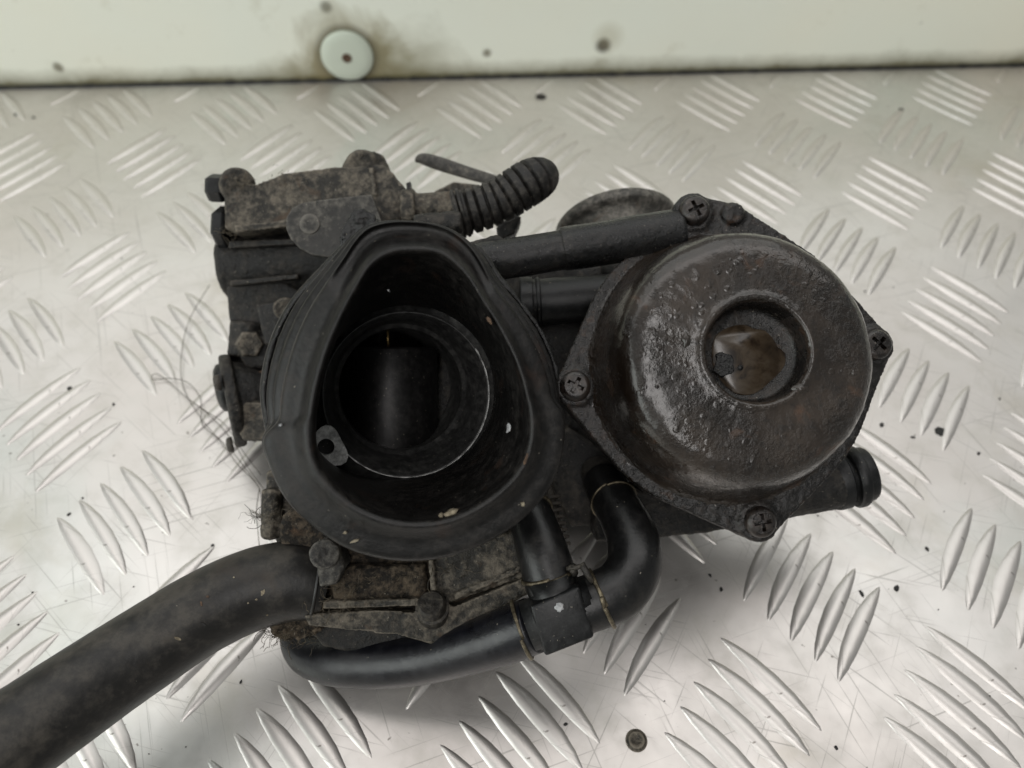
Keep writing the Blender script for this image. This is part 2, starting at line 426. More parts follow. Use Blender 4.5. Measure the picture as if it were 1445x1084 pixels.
board.location = BO*S; board.rotation_euler = (0, 0, math.atan2(ed.y, ed.x))
M['cap'], nt_, b_ = mat('pale_green_cap')
b_.inputs['Base Color'].default_value = (.60, .66, .56, 1); b_.inputs['Roughness'].default_value = .35
bm = bmesh.new()
lathe(bm, Vector((sx_, -.02, sz_)), Vector((0, -1, 0)), [(12.6, 0), (12.4, 1.3), (11.6, 2.0), (8, 2.5), (3.4, 2.7), (0, 2.7)], 48)
cap = link('washer', bm, M['cap'], board)
bm = bmesh.new()
lathe(bm, Vector((sx_, -2.6, sz_)), Vector((0, -1, 0)), [(2.4, 0), (2.2, .5), (1.2, .7), (1.0, .3), (0, .3)], 24)
link('screw', bm, M['rust'], cap)
# black dirt packed into the joint
bm = bmesh.new(); pts = []; rd = []
for k in range(260):
    t = k/259; pts.append(A-ed*60 + (B2-A+ed*120)*t + en*.3 + Vector((0, 0, .35*noise.noise(Vector((t*90, 0, 0)))))); rd.append(1.15+.75*noise.noise(Vector((t*140, 3, 0))))
sweep(bm, pts, rd, 6)
o = link('joint_grime', bm, M['black']); o['kind'] = 'stuff'; o['label'] = 'black dirt packed in the joint below the white backboard'; o['category'] = 'dirt'

# ------------------------------------------------------------------ the carburettors
root = bpy.data.objects.new('carburettor_pair', None); C.objects.link(root); root.location = ROOT*S
root['label'] = 'oily black twin motorcycle carburettor with rubber intake boot and hoses on tread plate'; root['category'] = 'carburettor'
n_ = -fw

# --- rubber intake boot
BC = (582, 555)
def polar(pts, off=(0, 0), k=144):
    a = sorted(((math.atan2(-(y-BC[1]), x-BC[0]) % (2*math.pi), math.hypot(x-BC[0], y-BC[1])) for x, y in pts))
    a = a[-2:]+a+a[:2]; n = len(a)
    a = [(t-(2*math.pi if i < 2 else 0)+(2*math.pi if i >= n-2 else 0), r) for i, (t, r) in enumerate(a)]
    out = []
    for i in range(k):
        t = 2*math.pi*i/k
        for q in range(1, n-2):
            if a[q][0] <= t <= a[q+1][0]: break
        (t0, r0), (t1, r1), (t2, r2), (t3, r3) = a[q-1:q+3]
        h = t2-t1; u = (t-t1)/h if h > 1e-9 else 0
        m1 = (r2-r0)/(t2-t0)*h if t2 > t0 else 0; m2 = (r3-r1)/(t3-t1)*h if t3 > t1 else 0
        out.append((2*u**3-3*u*u+1)*r1+(u**3-2*u*u+u)*m1+(-2*u**3+3*u*u)*r2+(u**3-u*u)*m2)
    return out
OUT = polar([(580, 312), (612, 316), (640, 327), (668, 352), (695, 398), (724, 437), (748, 474), (766, 512), (776, 545), (780, 566), (792, 576), (796, 592), (794, 640), (775, 690), (735, 735), (690, 764), (640, 784), (590, 792), (535, 788), (485, 772), (440, 742), (400, 700), (378, 652), (370, 622), (376, 608), (392, 596), (396, 560), (404, 520), (416, 480), (436, 436), (462, 395), (484, 364), (500, 340), (518, 322), (548, 313)])
INN = polar([(585, 358), (620, 362), (650, 384), (680, 428), (708, 476), (730, 525), (742, 575), (744, 610), (734, 650), (704, 686), (668, 712), (630, 728), (588, 733), (545, 727), (507, 711), (477, 688), (455, 660), (446, 630), (446, 600), (452, 550), (464, 505), (482, 458), (505, 412), (525, 380), (552, 362)])
BACK = polar([(585, 322), (635, 330), (676, 352), (706, 395), (742, 437), (768, 478), (786, 530), (790, 575), (770, 660), (700, 740), (590, 765), (490, 745), (420, 690), (382, 640), (372, 600), (366, 560), (370, 520), (384, 470), (408, 425), (446, 382), (474, 352), (500, 328), (540, 316)])
CIRC = [118.0]*144
def mixr(a, b, t): return [x*(1-t)+y*t for x, y in zip(a, b)]
def addr(a, d): return [x+d for x in a]
FILL = [max(0, math.sin(2*math.pi*i/144)) for i in range(144)]       # 1 at the top of the picture
LIP = mixr(INN, OUT, .45)
def ring_pts(rad, zc, off=(0, 0), zf=None):
    return [V(BC[0]+off[0]+r*math.cos(2*math.pi*i/144), BC[1]+off[1]-r*math.sin(2*math.pi*i/144), zc+(zf[i] if zf else 0)) for i, r in enumerate(rad)]
CUP = [(-2.6*(f**2)) for f in FILL]                                    # top tab stands a little back
tabz = [3.2*max(0, (f-.80)/.20)**.5 if f > .80 else 0 for f in FILL]
FLO = [121+32*max(0, math.cos(2*math.pi*i/144-R(203)))**3 for i in range(144)]   # floor bulges round the air jet lug
MB = mixr(BACK, OUT, .38); MC = mixr(BACK, OUT, .74)
bm = bmesh.new()
ringdef = [
    (addr(FLO, 7), 192, (-7, -3)), (addr(FLO, 9), 182, (-6, -3)), (mixr(addr(FLO, 9), BACK, .6), 174, (-3, -2)),
    (addr(BACK, -5), 169.5), (addr(BACK, -.5), 168.8), (BACK, 167.6), (addr(BACK, -1.5), 166.6), (addr(BACK, -12), 166.2), (addr(BACK, -13), 165.4),
    (addr(MB, 1), 164.9), (addr(MB, 2.5), 164.2), (addr(MB, 1.5), 163.4), (addr(MB, -8), 163.0), (addr(MB, -9), 162.2),
    (addr(MC, 2), 161.7), (addr(MC, 3.5), 161.0), (addr(MC, 2), 160.2), (addr(MC, -8), 159.8), (addr(OUT, -11), 158.6), (addr(OUT, -3), 157.6),
    (addr(OUT, -.3), 156.6), (OUT, 155.5), (addr(OUT, -1.2), 154.3), (addr(OUT, -4), 153.7, (0, 0), tabz), (mixr(OUT, INN, .28), 153.4, (0, 0), tabz), (mixr(OUT, INN, .48), 153.2, (0, 0), tabz), (mixr(OUT, INN, .60), 152.6),
    (mixr(OUT, INN, .72), 150.8), (mixr(OUT, INN, .80), 149.8), (mixr(OUT, INN, .90), 149.9), (INN, 151.2), (addr(INN, -1), 153.5), (addr(INN, -2), 157),
    (mixr(addr(INN, -3), FLO, .40), 166, (-2, -1)), (mixr(addr(INN, -5), FLO, .72), 176, (-4, -2)), (mixr(INN, FLO, .97), 187, (-6, -3)), (FLO, 190, (-6, -3))]
prev = None
for rd in ringdef:
    rad, zc = rd[0], rd[1]; off = rd[2] if len(rd) > 2 else (0, 0); zf = rd[3] if len(rd) > 3 else None
    ring = [bm.verts.new(p + er*.12*noise.noise(p*.09)) for p in ring_pts(rad, zc, off, zf)]
    if prev:
        for k in range(144): bm.faces.new((prev[k], prev[(k+1) % 144], ring[(k+1) % 144], ring[k]))
    prev = ring
boot = part('intake_boot', bm, M['rubber'], root); boot['label'] = 'teardrop shaped black rubber intake boot'
mo = boot.modifiers.new('s', 'SUBSURF'); mo.levels = 1; mo.render_levels = 1
bm = bmesh.new(); gp = ring_pts(addr(BACK, -7), 165.8); gi = list(range(42, 78)); pts = [gp[i] for i in gi]  # black strip standing in for the shade in the boot's left groove
sweep(bm, [p + er*.25*noise.noise(p*.7) for p in pts], [.62+.5*noise.noise(p*.6) for p in pts], 7); part('groove_shade', bm, M['black'], boot)
bm = bmesh.new(); gi = list(range(2, 28)); pts = [gp[i] for i in gi]  # matching black strip for the groove's shade at upper right
sweep(bm, [p + er*.25*noise.noise(p*.7) + (p-V(582, 555, 165)).normalized()*1.0 for p in pts], [.62+.5*noise.noise(p*.6) for p in pts], 7); part('groove_shade', bm, M['black'], boot)
# torn rubber nub at the top of the boot
bm = bmesh.new()
prism(bm, [(478, 345), (484, 318), (494, 300), (512, 295), (528, 303), (533, 318), (512, 332), (492, 352), (480, 366)], 166, 5, .5)
cast(part('torn_edge', bm, M['black'], boot), .35, 1, 1.6, 2.0)

# --- throttle bore seen through the boot
BB = V(575, 557, 190.5); bax = (V(585, 558, 152)-V(560, 547, 192)).normalized()
def mm(px): return px*190.5/F
bm = bmesh.new()
lathe(bm, BB, bax, [(25, -1.8), (25, -.9), (20.9, -.8), (20.65, .3), (20.4, .5), (20.1, .3), (17.9, -5), (17.1, -8.2), (16.9, -8.7), (16.0, -8.9), (15.8, -9.4), (15.7, -50), (0, -50)], 72, lambda r: (-er*.7+eu*1.0)*max(0, min(1, (20-r)/3)), close=False)
bore = part('throttle_bore', bm, M['bore'], root)
bm = bmesh.new()                                                       # bright worn edge of the ring
prof = [(mm(111.2), .45), (mm(112.2), .30), (mm(112.9), 0), (mm(111.6), .2)]
e1 = (er-bax*er.dot(bax)).normalized(); e2 = bax.cross(e1); rings = []
for k in range(61):
    a = R(34 - 170*k/60); wv = max(.04, .42+.75*noise.noise(Vector((k*.55, 0, 0))))
    cc = BB + (e1*math.cos(a)+e2*math.sin(a))*20.5+bax*.6
    rad_ = (e1*math.cos(a)+e2*math.sin(a))
    rings.append([bm.verts.new(cc+rad_*x*wv+bax*y*wv) for x, y in ((.30, -.15), (.16, .28), (-.26, .30), (-.26, -.2))])
for a, b in zip(rings, rings[1:]):
    for k in range(4): bm.faces.new((a[k], a[(k+1) % 4], b[(k+1) % 4], b[k]))
part('worn_edge', bm, M['bright'], bore)
bm = bmesh.new()                                                       # machined lug with its air jet hole
lug = onplane(460, 631, BB+bax*1.6, bax)
sg = 28; o_ = []; i_ = []; z_ = []
for k in range(sg):
    a = 2*math.pi*k/sg; d = e1*math.cos(a)+e2*math.sin(a)
    ext = 1+.55*max(0, math.cos(a+R(38)))**6+.35*max(0, math.cos(a-R(85)))**6
    o_.append(lug+d*3.9*ext); i_.append(lug+d*2.0)
vo = [bm.verts.new(p) for p in o_]; vi = [bm.verts.new(p) for p in i_]; vd = [bm.verts.new(p-bax*2.0) for p in o_]; vh = [bm.verts.new(p-bax*5) for p in i_]
for k in range(sg):
    j = (k+1) % sg
    bm.faces.new((vo[k], vo[j], vi[j], vi[k])); bm.faces.new((vd[k], vd[j], vo[j], vo[k])); bm.faces.new((vi[k], vi[j], vh[j], vh[k]))
part('air_jet_lug', bm, M['bright'], bore, angle=40)
bm = bmesh.new(); lathe(bm, lug-bax*.05, bax, [(1.95, -2.0), (0, -2.0)], 20, close=False); part('air_jet_hole', bm, M['black'], bore)
bm = bmesh.new(); lathe(bm, V(455, 556, 189)-fw*.2, bax, [(1.4, 0), (1.0, .4), (0, .4)], 12); part('dirt_patch', bm, M['tan'], bore)
for x, y, zc, rx, ry, ro, m in ((636, 724, 151.6, 1.5, .6, .4, 'tan'), (622, 728, 151.2, .5, .4, 0, 'tan'), (742, 648, 150.0, .35, 1.3, -.3, 'rust'), (500, 764, 152.6, .9, .25, .3, 'tan'), (487, 752, 152.8, .4, .3, 0, 'tan'), (738, 712, 153, .5, .5, 0, 'tan'), (718, 604, 158, .5, 1.1, -.2, 'white'), (548, 410, 163, .25, .25, 0, 'white'), (395, 600, 152.8, .3, .3, 0, 'white'), (690, 452, 150, .4, .9, .6, 'rust')):
    c = V(x, y, zc); bm = bmesh.new(); n = 12
    u1 = er*math.cos(ro)+eu*math.sin(ro); u2 = n_.cross(u1)
    loop_prism(bm, [c+u1*math.cos(2*math.pi*k/n)*rx*random.uniform(.6, 1.2)+u2*math.sin(2*math.pi*k/n)*ry*random.uniform(.6, 1.2)+n_*.25*random.random() for k in range(n)], fw*1.6); part('dirt_chip', bm, M[m], boot, smooth=False)
# slide standing in the bore, and its needle
bm = bmesh.new(); sc0 = V(553, 492, 214); rcyl(bm, sc0, sc0-eu*34, 12.6, .8, 48)
part('throttle_slide', bm, M['slide'], root)
bm = bmesh.new(); cyl(bm, V(548, 492, 203), V(547, 462, 203), .45, 10); part('jet_needle', bm, M['brass'], root)
bm = bmesh.new()
lathe(bm, BB-bax*1, -bax, [(22.8, 1), (22.8, 3), (21.8, 5), (21.5, 12), (20.5, 40), (19.5, 52), (17.4, 52), (17.4, 12), (18.8, 6), (21.2, 1), (22.8, 1)], 48, close=False)
cast(part('carburettor_body', bm, M['casting_dark'], root), .8, 2, .5, 3)

# --- right hand diaphragm cover
B0 = V(1023, 517, 188); cax = (V(1060, 500, 168)-B0).normalized()
f1 = (er-cax*er.dot(cax)).normalized(); f2 = cax.cross(f1)
def loc2(px, py, t=0):
    p = onplane(px, py, B0+cax*t, cax)-B0; return p.dot(f1), p.dot(f2)
def wp(a, b, t): return B0+f1*a+f2*b+cax*t
ears = [loc2(978, 300), (loc2(811, 546)), loc2(1070, 736), loc2(1232, 488)]
rc = loc2(1068, 496, 19.5)
def shift(r):
    k = max(0, min(1, (19-r)/6)); return (f1*(rc[0])+f2*(rc[1]))*k
prof = [(34.2, -.1), (33.4, .12), (32.7, .7), (32.1, 2.0), (31.2, 6), (30.2, 10.5), (29.4, 13.5), (28.6, 15.6), (27.6, 17.2), (26.2, 18.4), (24.4, 19.1), (22, 19.45), (19, 19.6), (15.5, 19.7), (13.3, 19.9), (12.5, 20.25), (11.9, 20.2), (11.4, 19.6), (11.1, 18.4), (10.9, 15.5), (10.5, 14.2), (9.6, 13.7), (6, 13.5), (0, 13.5)]
bm = bmesh.new(); lathe(bm, B0, cax, prof, 128, shift, close=False)
bmesh.ops.subdivide_edges(bm, edges=bm.edges, cuts=1, use_grid_fill=True)
bm.normal_update()
for v in bm.verts:
    v.co += v.normal*(.16*noise.noise(v.co*.16)+.10*noise.noise(v.co*.5)+.05*noise.noise(v.co*1.3))
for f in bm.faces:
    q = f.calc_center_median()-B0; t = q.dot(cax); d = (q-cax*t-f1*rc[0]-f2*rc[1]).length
    if d < 11.6 and t < 19.3: f.material_index = 1  # oily flange material darkens the recess walls, shade put in as colour
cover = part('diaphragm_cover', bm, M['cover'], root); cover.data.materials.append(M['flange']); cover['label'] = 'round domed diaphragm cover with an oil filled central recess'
def ear_outline(Rd, re, grow=0.0, n=72):
    pts = [((Rd+grow)*math.cos(2*math.pi*k/n), (Rd+grow)*math.sin(2*math.pi*k/n)) for k in range(n)]
    for x, y in ears: pts += [(x+(re+grow)*math.cos(2*math.pi*k/24), y+(re+grow)*math.sin(2*math.pi*k/24)) for k in range(24)]
    b2 = loc2(1033, 303); pts += [(b2[0]+(3+grow)*math.cos(2*math.pi*k/16), b2[1]+(3+grow)*math.sin(2*math.pi*k/16)) for k in range(16)]
    return hull2(pts)
bm = bmesh.new(); h = ear_outline(36.2, 4.7)
loop_prism(bm, [wp(a, b, .1) for a, b in h], -cax*2.4, .7, 3)
for x, y in ears:
    lathe(bm, wp(x, y, -.5), cax, [(5.0, 0), (4.9, 1.0), (4.5, 1.3), (0, 1.3)], 28)
b2 = loc2(1033, 303); lathe(bm, wp(b2[0], b2[1], -.5), cax, [(3.0, 0), (2.9, 1.5), (2.2, 2.0), (0, 2.1)], 20)
fl = cast(part('cover_flange', bm, M['flange'], root), .45, 2, .5, 1.6)
bm = bmesh.new(); loop_prism(bm, [wp(a*1.0, b*1.0, -2.6) for a, b in ear_outline(35.9, 4.4)], -cax*.7)
part('gasket', bm, M['black'], root)
bm = bmesh.new(); loop_prism(bm, [wp(a, b, -3.1) for a, b in ear_outline(36.0, 4.6)], -cax*5.0, .4, 1)
lathe(bm, B0-cax*7, -cax, [(34.5, 0), (33, 4), (27, 12), (22, 26), (20, 46), (0, 46)], 56)
cast(part('diaphragm_housing', bm, M['casting_dark'], root), .6, 2, .45, 2.2)
def phillips(px, py, par, c, ax, r, twist, m):
    """pan head screw with a sunken cross"""
    bm = bmesh.new(); a1 = (er-ax*er.dot(ax)).normalized(); a2 = ax.cross(a1)
    x1 = a1*math.cos(twist)+a2*math.sin(twist); x2 = ax.cross(x1)
    lathe(bm, c, ax, [(r, 0), (r, r*.28), (r*.94, r*.46), (r*.80, r*.58), (r*.68, r*.62)], 32, close=False)
    # cross shaped recess
    s, L = r*.13, r*.56
    cr = [(s, s), (s, L), (-s, L), (-s, s), (-L, s), (-L, -s), (-s, -s), (-s, -L), (s, -L), (s, -s), (L, -s), (L, s)]
    top = [bm.verts.new(c+x1*x+x2*y+ax*r*.63) for x, y in cr]; bot = [bm.verts.new(c+x1*x*.7+x2*y*.7+ax*r*.22) for x, y in cr]
    for k in range(12): bm.faces.new((top[k], top[(k+1) % 12], bot[(k+1) % 12], bot[k]))
    bm.faces.new(bot)
    rim = [bm.verts.new(c+(x1*math.cos(2*math.pi*k/36)+x2*math.sin(2*math.pi*k/36))*r*.70+ax*r*.62) for k in range(36)]
    # fill annulus between rim and cross by nearest angles
    ang = [math.atan2(y, x) % (2*math.pi) for x, y in cr]
    ed_ = [bm.edges.new((rim[k], rim[(k+1) % 36])) for k in range(36)]
    ce = [e for e in bm.edges if e.verts[0] in top and e.verts[1] in top]
    bmesh.ops.triangle_fill(bm, edges=ed_+ce, use_beauty=True, use_dissolve=False)
    # drop the fill inside the cross
    kill = []
    for f in bm.faces:
        if all(v in top for v in f.verts):
            kill.append(f)
    bmesh.ops.delete(bm, geom=kill, context='FACES_ONLY')
    return part('screw', bm, m, par, angle=35)
for k, (x, y) in enumerate(ears):
    phillips(0, 0, root, wp(x, y, .75), (cax+f1*random.uniform(-.05, .05)+f2*random.uniform(-.05, .05)).normalized(), 3.75, R(25+37*k), M['screw'])
# oil standing in the recess
pc = wp(rc[0], rc[1], 0)
pud = [(1005, 490), (1010, 474), (1026, 463), (1050, 458), (1068, 466), (1080, 466), (1092, 480), (1098, 492), (1108, 498), (1108, 515), (1098, 528), (1085, 540), (1070, 553), (1050, 558), (1030, 550), (1014, 532), (1005, 512)]
bm = bmesh.new()
ps = [onplane(x, y, B0+cax*13.9, cax) for x, y in pud]
ps = [Vector(p) for p in cat([tuple(p) for p in ps+[ps[0]]], 3)[:-1]]
loop_prism(bm, ps, -cax*.6, .25, 2); part('oil_puddle', bm, M['puddle'], cover)
bm = bmesh.new(); loop_prism(bm, [onplane(1022+(9+8*random.random())*math.cos(t)*1.1, 515+(12+8*random.random())*math.sin(t), B0+cax*14.6, cax) for t in [2*math.pi*k/14 for k in range(14)]], -cax*.8, .3, 2)
cast(part('tar_blob', bm, M['black'], cover), .18, 1, .5, .6)
bm = bmesh.new(); loop_prism(bm, [onplane(1045+4*math.cos(t), 519+4*math.sin(t), B0+cax*14.3, cax) for t in [2*math.pi*k/10 for k in range(10)]], -cax*.5)
part('tar_spot', bm, M['black'], cover)
def lump(px, py, t, rx, ry, hgt, m, par, name):
    c = onplane(px, py, B0+cax*t, cax); bm = bmesh.new()
    rr = [bm.verts.new(c+cax*hgt)]
    rings = []
    for q in (.35, .7, 1.0):
        rings.append([bm.verts.new(c+(f1*math.cos(2*math.pi*k/14)*rx+f2*math.sin(2*math.pi*k/14)*ry)*q*(1+.15*math.sin(k*2.1))+cax*hgt*(1-q*q)-cax*.15*(q == 1)) for k in range(14)])
    for k in range(14): bm.faces.new((rr[0], rings[0][k], rings[0][(k+1) % 14]))
    for a, b in zip(rings, rings[1:]):
        for k in range(14): bm.faces.new((a[k], b[k], b[(k+1) % 14], a[(k+1) % 14]))
    return part(name, bm, m, par)
lump(968, 480, 19.4, 1.3, 2.4, .9, M['cover'], cover, 'oil_drop'); lump(1130, 549, 19.7, 1.9, 1.4, .9, M['cover'], cover, 'oil_drop'); lump(1096, 662, 17.6, 1.2, 1.2, .8, M['cover'], cover, 'oil_drop')
for k in range(46):                                                    # beads of oil on the dome
    a = random.uniform(0, 6.28); r = random.uniform(14, 25)
    bm = None
    p = B0+cax*19.35+f1*(r*math.cos(a))+f2*(r*math.sin(a)); X, Y, Z = to_px(p)
    s = random.uniform(.25, .6)
    lump(X, Y, 19.35-(max(0, r-22)*.12), s, s*random.uniform(.8, 1.5), s*.6, M['cover'], cover, 'oil_drop')

# --- upper pipe between the two carburettors
bm = bmesh.new(); tube(bm, [(676, 372, 192, 30), (700, 367, 192, 29), (745, 361, 192, 28), (798, 352, 192, 28)], 8, 26, rn=.10)
part('balance_pipe', bm, M['oily_pipe'], root)
bm = bmesh.new(); tube(bm, [(794, 352, 192, 30), (806, 350, 192, 31), (850, 344, 192.5, 31), (900, 335, 193, 31), (960, 326, 194, 31)], 8, 26, rn=.12)
part('pipe_sleeve', bm, M['oily_pipe'], root)
bm = bmesh.new(); prism(bm, [(652, 344), (700, 330), (716, 338), (716, 352), (700, 358), (660, 372), (640, 360)], 190, 7, .8)
cast(part('pipe_joint', bm, M['casting_dark'], root), .5, 2, .5, 2)
# --- lower coupling between the bodies
bm = bmesh.new(); tube(bm, [(735, 428, 216, 36), (752, 427, 216, 36), (753, 427, 216, 33), (800, 424, 216, 33), (862, 420, 216, 33)], 6, 28)
part('coupling_tube', bm, M['plastic'], root)
bm = bmesh.new(); rcyl(bm, V(756, 426.6, 216), V(763, 426.2, 216), mmpx(35, 216), .5); part('collar', bm, M['plastic'], root)
bm = bmesh.new()
prism(bm, [(640, 392), (740, 376), (850, 372), (862, 470), (860, 640), (800, 655), (740, 700), (660, 720), (600, 600)], 222, 22, 1.5)
prism(bm, [(770, 640), (800, 600), (880, 650), (880, 715), (840, 742), (806, 745), (784, 700)], 214, 16, 1)  # extended over the gap to stand in for shadow on the plate
cast(part('centre_casting', bm, M['casting_dark'], root), .8, 2, .6, 3)

# --- back left housing
bm = bmesh.new()
prism(bm, [(314, 268), (326, 258), (368, 262), (398, 244), (470, 236), (540, 231), (556, 246), (574, 268), (580, 308), (540, 318), (430, 318), (335, 330), (316, 322)], 226, 26, 1.2)
rcyl(bm, V(335, 262, 226), V(335, 262, 246), mmpx(25, 226), 1.0)
rcyl(bm, V(512, 238, 228), V(512, 238, 244), mmpx(26, 228), 1.0)
prism(bm, [(478, 240), (486, 224), (500, 214), (528, 212), (540, 218), (544, 236)], 229, 12, 1.2)
prism(bm, [(330, 318), (430, 308), (520, 304), (522, 311), (430, 317), (332, 328)], 224.5, 4, .3)
prism(bm, [(520, 236), (526, 236), (532, 276), (526, 276)], 225.2, 3, .2)
housing = cast(part('float_chamber_housing', bm, M['casting'], root), .42, 1, .4, 2.0)
bm = bmesh.new()
a_, b_ = V(318, 374, 243), V(500, 362, 243)
rcyl(bm, a_, b_, mmpx(48, 240), 1.2)
prism(bm, [(318, 335), (480, 330), (560, 340), (560, 470), (400, 440), (326, 425)], 238, 26, 1.2)
cast(part('float_chamber', bm, M['casting_dark'], root), .6, 2, .5, 2.4)
for (x, y, L) in ((303, 268, 1), (309, 327, 1)):
    bm = bmesh.new()
    c = V(x+16, y-2 if y < 300 else y-6, 233); hexa(bm, c, c-er*(5.2 if y < 300 else 4.0)+eu*.2, mmpx(20, 232) if y < 300 else mmpx(30, 232)); part('bolt', bm, M['plastic'], root, smooth=False)
bm = bmesh.new()
br = [(403, 322), (404, 306), (412, 293), (426, 286), (470, 280), (524, 274), (528, 284), (545, 330), (520, 352), (470, 364), (440, 360), (422, 350), (410, 338)]
prism(bm, br, 217, 3, .4)
cast(part('mounting_tab', bm, M['bracket'], root), .3, 1, .18, 1.5)
bm = bmesh.new(); lathe(bm, V(437, 316, 216.8), n_, [(3.0, -.2), (2.6, .08), (1.6, .16), (0, .14)], 24); part('rivet_head', bm, M['bracket'], root)
# spindle neck running right from the housing
bm = bmesh.new(); rcyl(bm, V(570, 296, 226), V(655, 290, 226), mmpx(21, 226), .6); rcyl(bm, V(568, 298, 226), V(588, 296.5, 226), mmpx(30, 226), .8)
cast(part('spindle_neck', bm, M['casting'], root), .4, 1, .3, 1.6)
bm = bmesh.new(); rcyl(bm, V(585, 320, 205), V(652, 314, 205), mmpx(17, 205), .8)
cast(part('cable_guide', bm, M['casting_dark'], root), .4, 1, .6, 1.8)
bm = bmesh.new(); prism(bm, [(573, 258), (579, 256), (581, 278), (575, 281)], 223, 3, .3); part('clip', bm, M['plastic'], root)
# ribbed cable sleeve
path = cat([(642, 304, 214, 32), (672, 296, 214, 32), (704, 284, 214, 32), (730, 268, 214, 32.5), (748, 257, 214.5, 32.5), (763, 250, 216, 29), (771, 247, 218, 20), (775, 246, 219, 6)], 60)
tot = 0; pts = []; rd = []; last = None
for x, y, z, r in path:
    p = V(x, y, z); tot += (p-last).length if last else 0; last = p
    u = (tot/2.7) % 1; k = 1-.19*max(0, 1-abs(u-.5)/.2)-.03*abs(u-.5)
    pts.append(p); rd.append(mmpx(r, 214)*k)
bm = bmesh.new(); sweep(bm, pts, rd, 32); o = part('ribbed_sleeve', bm, M['ribbed'], root, angle=50)
bm = bmesh.new()
for k in range(2):
    rcyl(bm, V(644+7*k, 303-2*k, 214), V(649+7*k, 301.5-2*k, 214), mmpx(35, 214), .4, 36)
part('sleeve_collar', bm, M['ribbed'], root)
bm = bmesh.new(); prism(bm, [(700, 320), (724, 300), (736, 306), (726, 330), (704, 340)], 226, 10, .8); cast(part('cable_stop', bm, M['casting_dark'], root), .4, 1, .4, 1.6)
bm = bmesh.new()
q = cat([(587, 227, 246, 3), (596, 224, 245, 8), (620, 231, 244, 10), (660, 244, 242, 9), (700, 256, 240, 8), (730, 268, 240, 8)], 6)
pts = [V(a, b, c) for a, b, c, r in q]; rings = sweep(bm, pts, [mmpx(r, 244) for *_, r in q], 14)
for ring, p in zip(rings, pts):
    for v in ring: v.co = p + (v.co-p) - fw*((v.co-p).dot(fw))*.5
part('choke_lever', bm, M['bracket'], root)
bm = bmesh.new(); prism(bm, [(640, 256), (690, 262), (700, 275), (690, 290), (620, 285), (612, 270)], 240, 6, .6); cast(part('lever_bracket', bm, M['casting'], root), .45, 1, .4, 2)

bm = bmesh.new(); rcyl(bm, V(440, 370, 250), V(575, 470, 228), 11, 1); rcyl(bm, V(392, 545, 240), V(520, 560, 230), 9, 1); rcyl(bm, V(470, 300, 250), V(600, 400, 232), 9, 1)
cast(part('connecting_casting', bm, M['casting_dark'], root), .8, 2, .4, 3)
# --- left side: coasting valve and fittings
bm = bmesh.new()
prism(bm, [(318, 402), (332, 392), (385, 388), (440, 420), (430, 560), (400, 560), (372, 470), (330, 462), (322, 450)], 236, 20, 1.0)
rcyl(bm, V(350, 455, 238), V(346, 505, 238), mmpx(24, 238), .8)
prism(bm, [(330, 490), (340, 470), (375, 474), (385, 520), (345, 520)], 230, 12, 1.0)
prism(bm, [(360, 430), (388, 424), (420, 440), (420, 500), (372, 485)], 226, 12, .8)
prism(bm, [(322, 492), (352, 490), (356, 530), (326, 530)], 238, 12, .6)
cast(part('side_casting', bm, M['casting_dark'], root), .42, 1, .45, 2.2)
vc = V(327, 566, 234); vx = (-er*1.0 - eu*.2 - fw*.37).normalized()
bm = bmesh.new(); lathe(bm, vc, vx, [(0, -11), (9, -11), (10.5, -7), (11.6, -2.4), (12, -2.2), (14.0, -1.9), (14.3, -1), (14.3, .9), (13.6, 1.4), (9.5, 1.6), (0, 1.6)], 40)
valve = cast(part('valve_cover', bm, M['casting_dark'], root), .5, 2, .4, 2)
bm = bmesh.new(); lathe(bm, vc+vx*1.6+eu*4.5, vx, [(7.6, -.5), (7.2, 1.8), (5.6, 2.8), (3, 3.3), (0, 3.4)], 32); part('cap', bm, M['plastic'], valve)
for t in (62, -62, 180):
    e_a = (eu-vx*eu.dot(vx)).normalized(); e_b = vx.cross(e_a)
    c = vc+(e_a*math.cos(R(t))+e_b*math.sin(R(t)))*13.0
    bm = bmesh.new(); lathe(bm, c+vx*2, vx, [(2.4, 0), (2.3, 1.4), (1.6, 1.9), (0, 2)], 18); part('screw', bm, M['casting_dark'], valve)
bm = bmesh.new(); prism(bm, [(344, 512), (372, 508), (384, 545), (378, 610), (356, 625), (342, 560)], 232, 16, .8); cast(part('valve_body', bm, M['casting_dark'], root), .5, 2, .5, 2)
for k in range(3):
    bm = bmesh.new(); prism(bm, [(345+10*k, 528-2*k), (350+10*k, 527-2*k), (353+10*k, 556-2*k), (348+10*k, 558-2*k)], 230.6, 1.6, .2); part('spring_coil', bm, M['rust'], root)
bm = bmesh.new(); c = V(360, 594, 226); hexa(bm, c+fw*8, c-fw*1.5, mmpx(33, 226)); cast(part('plug', bm, M['casting'], root), .35, 2, .35, 1.8)

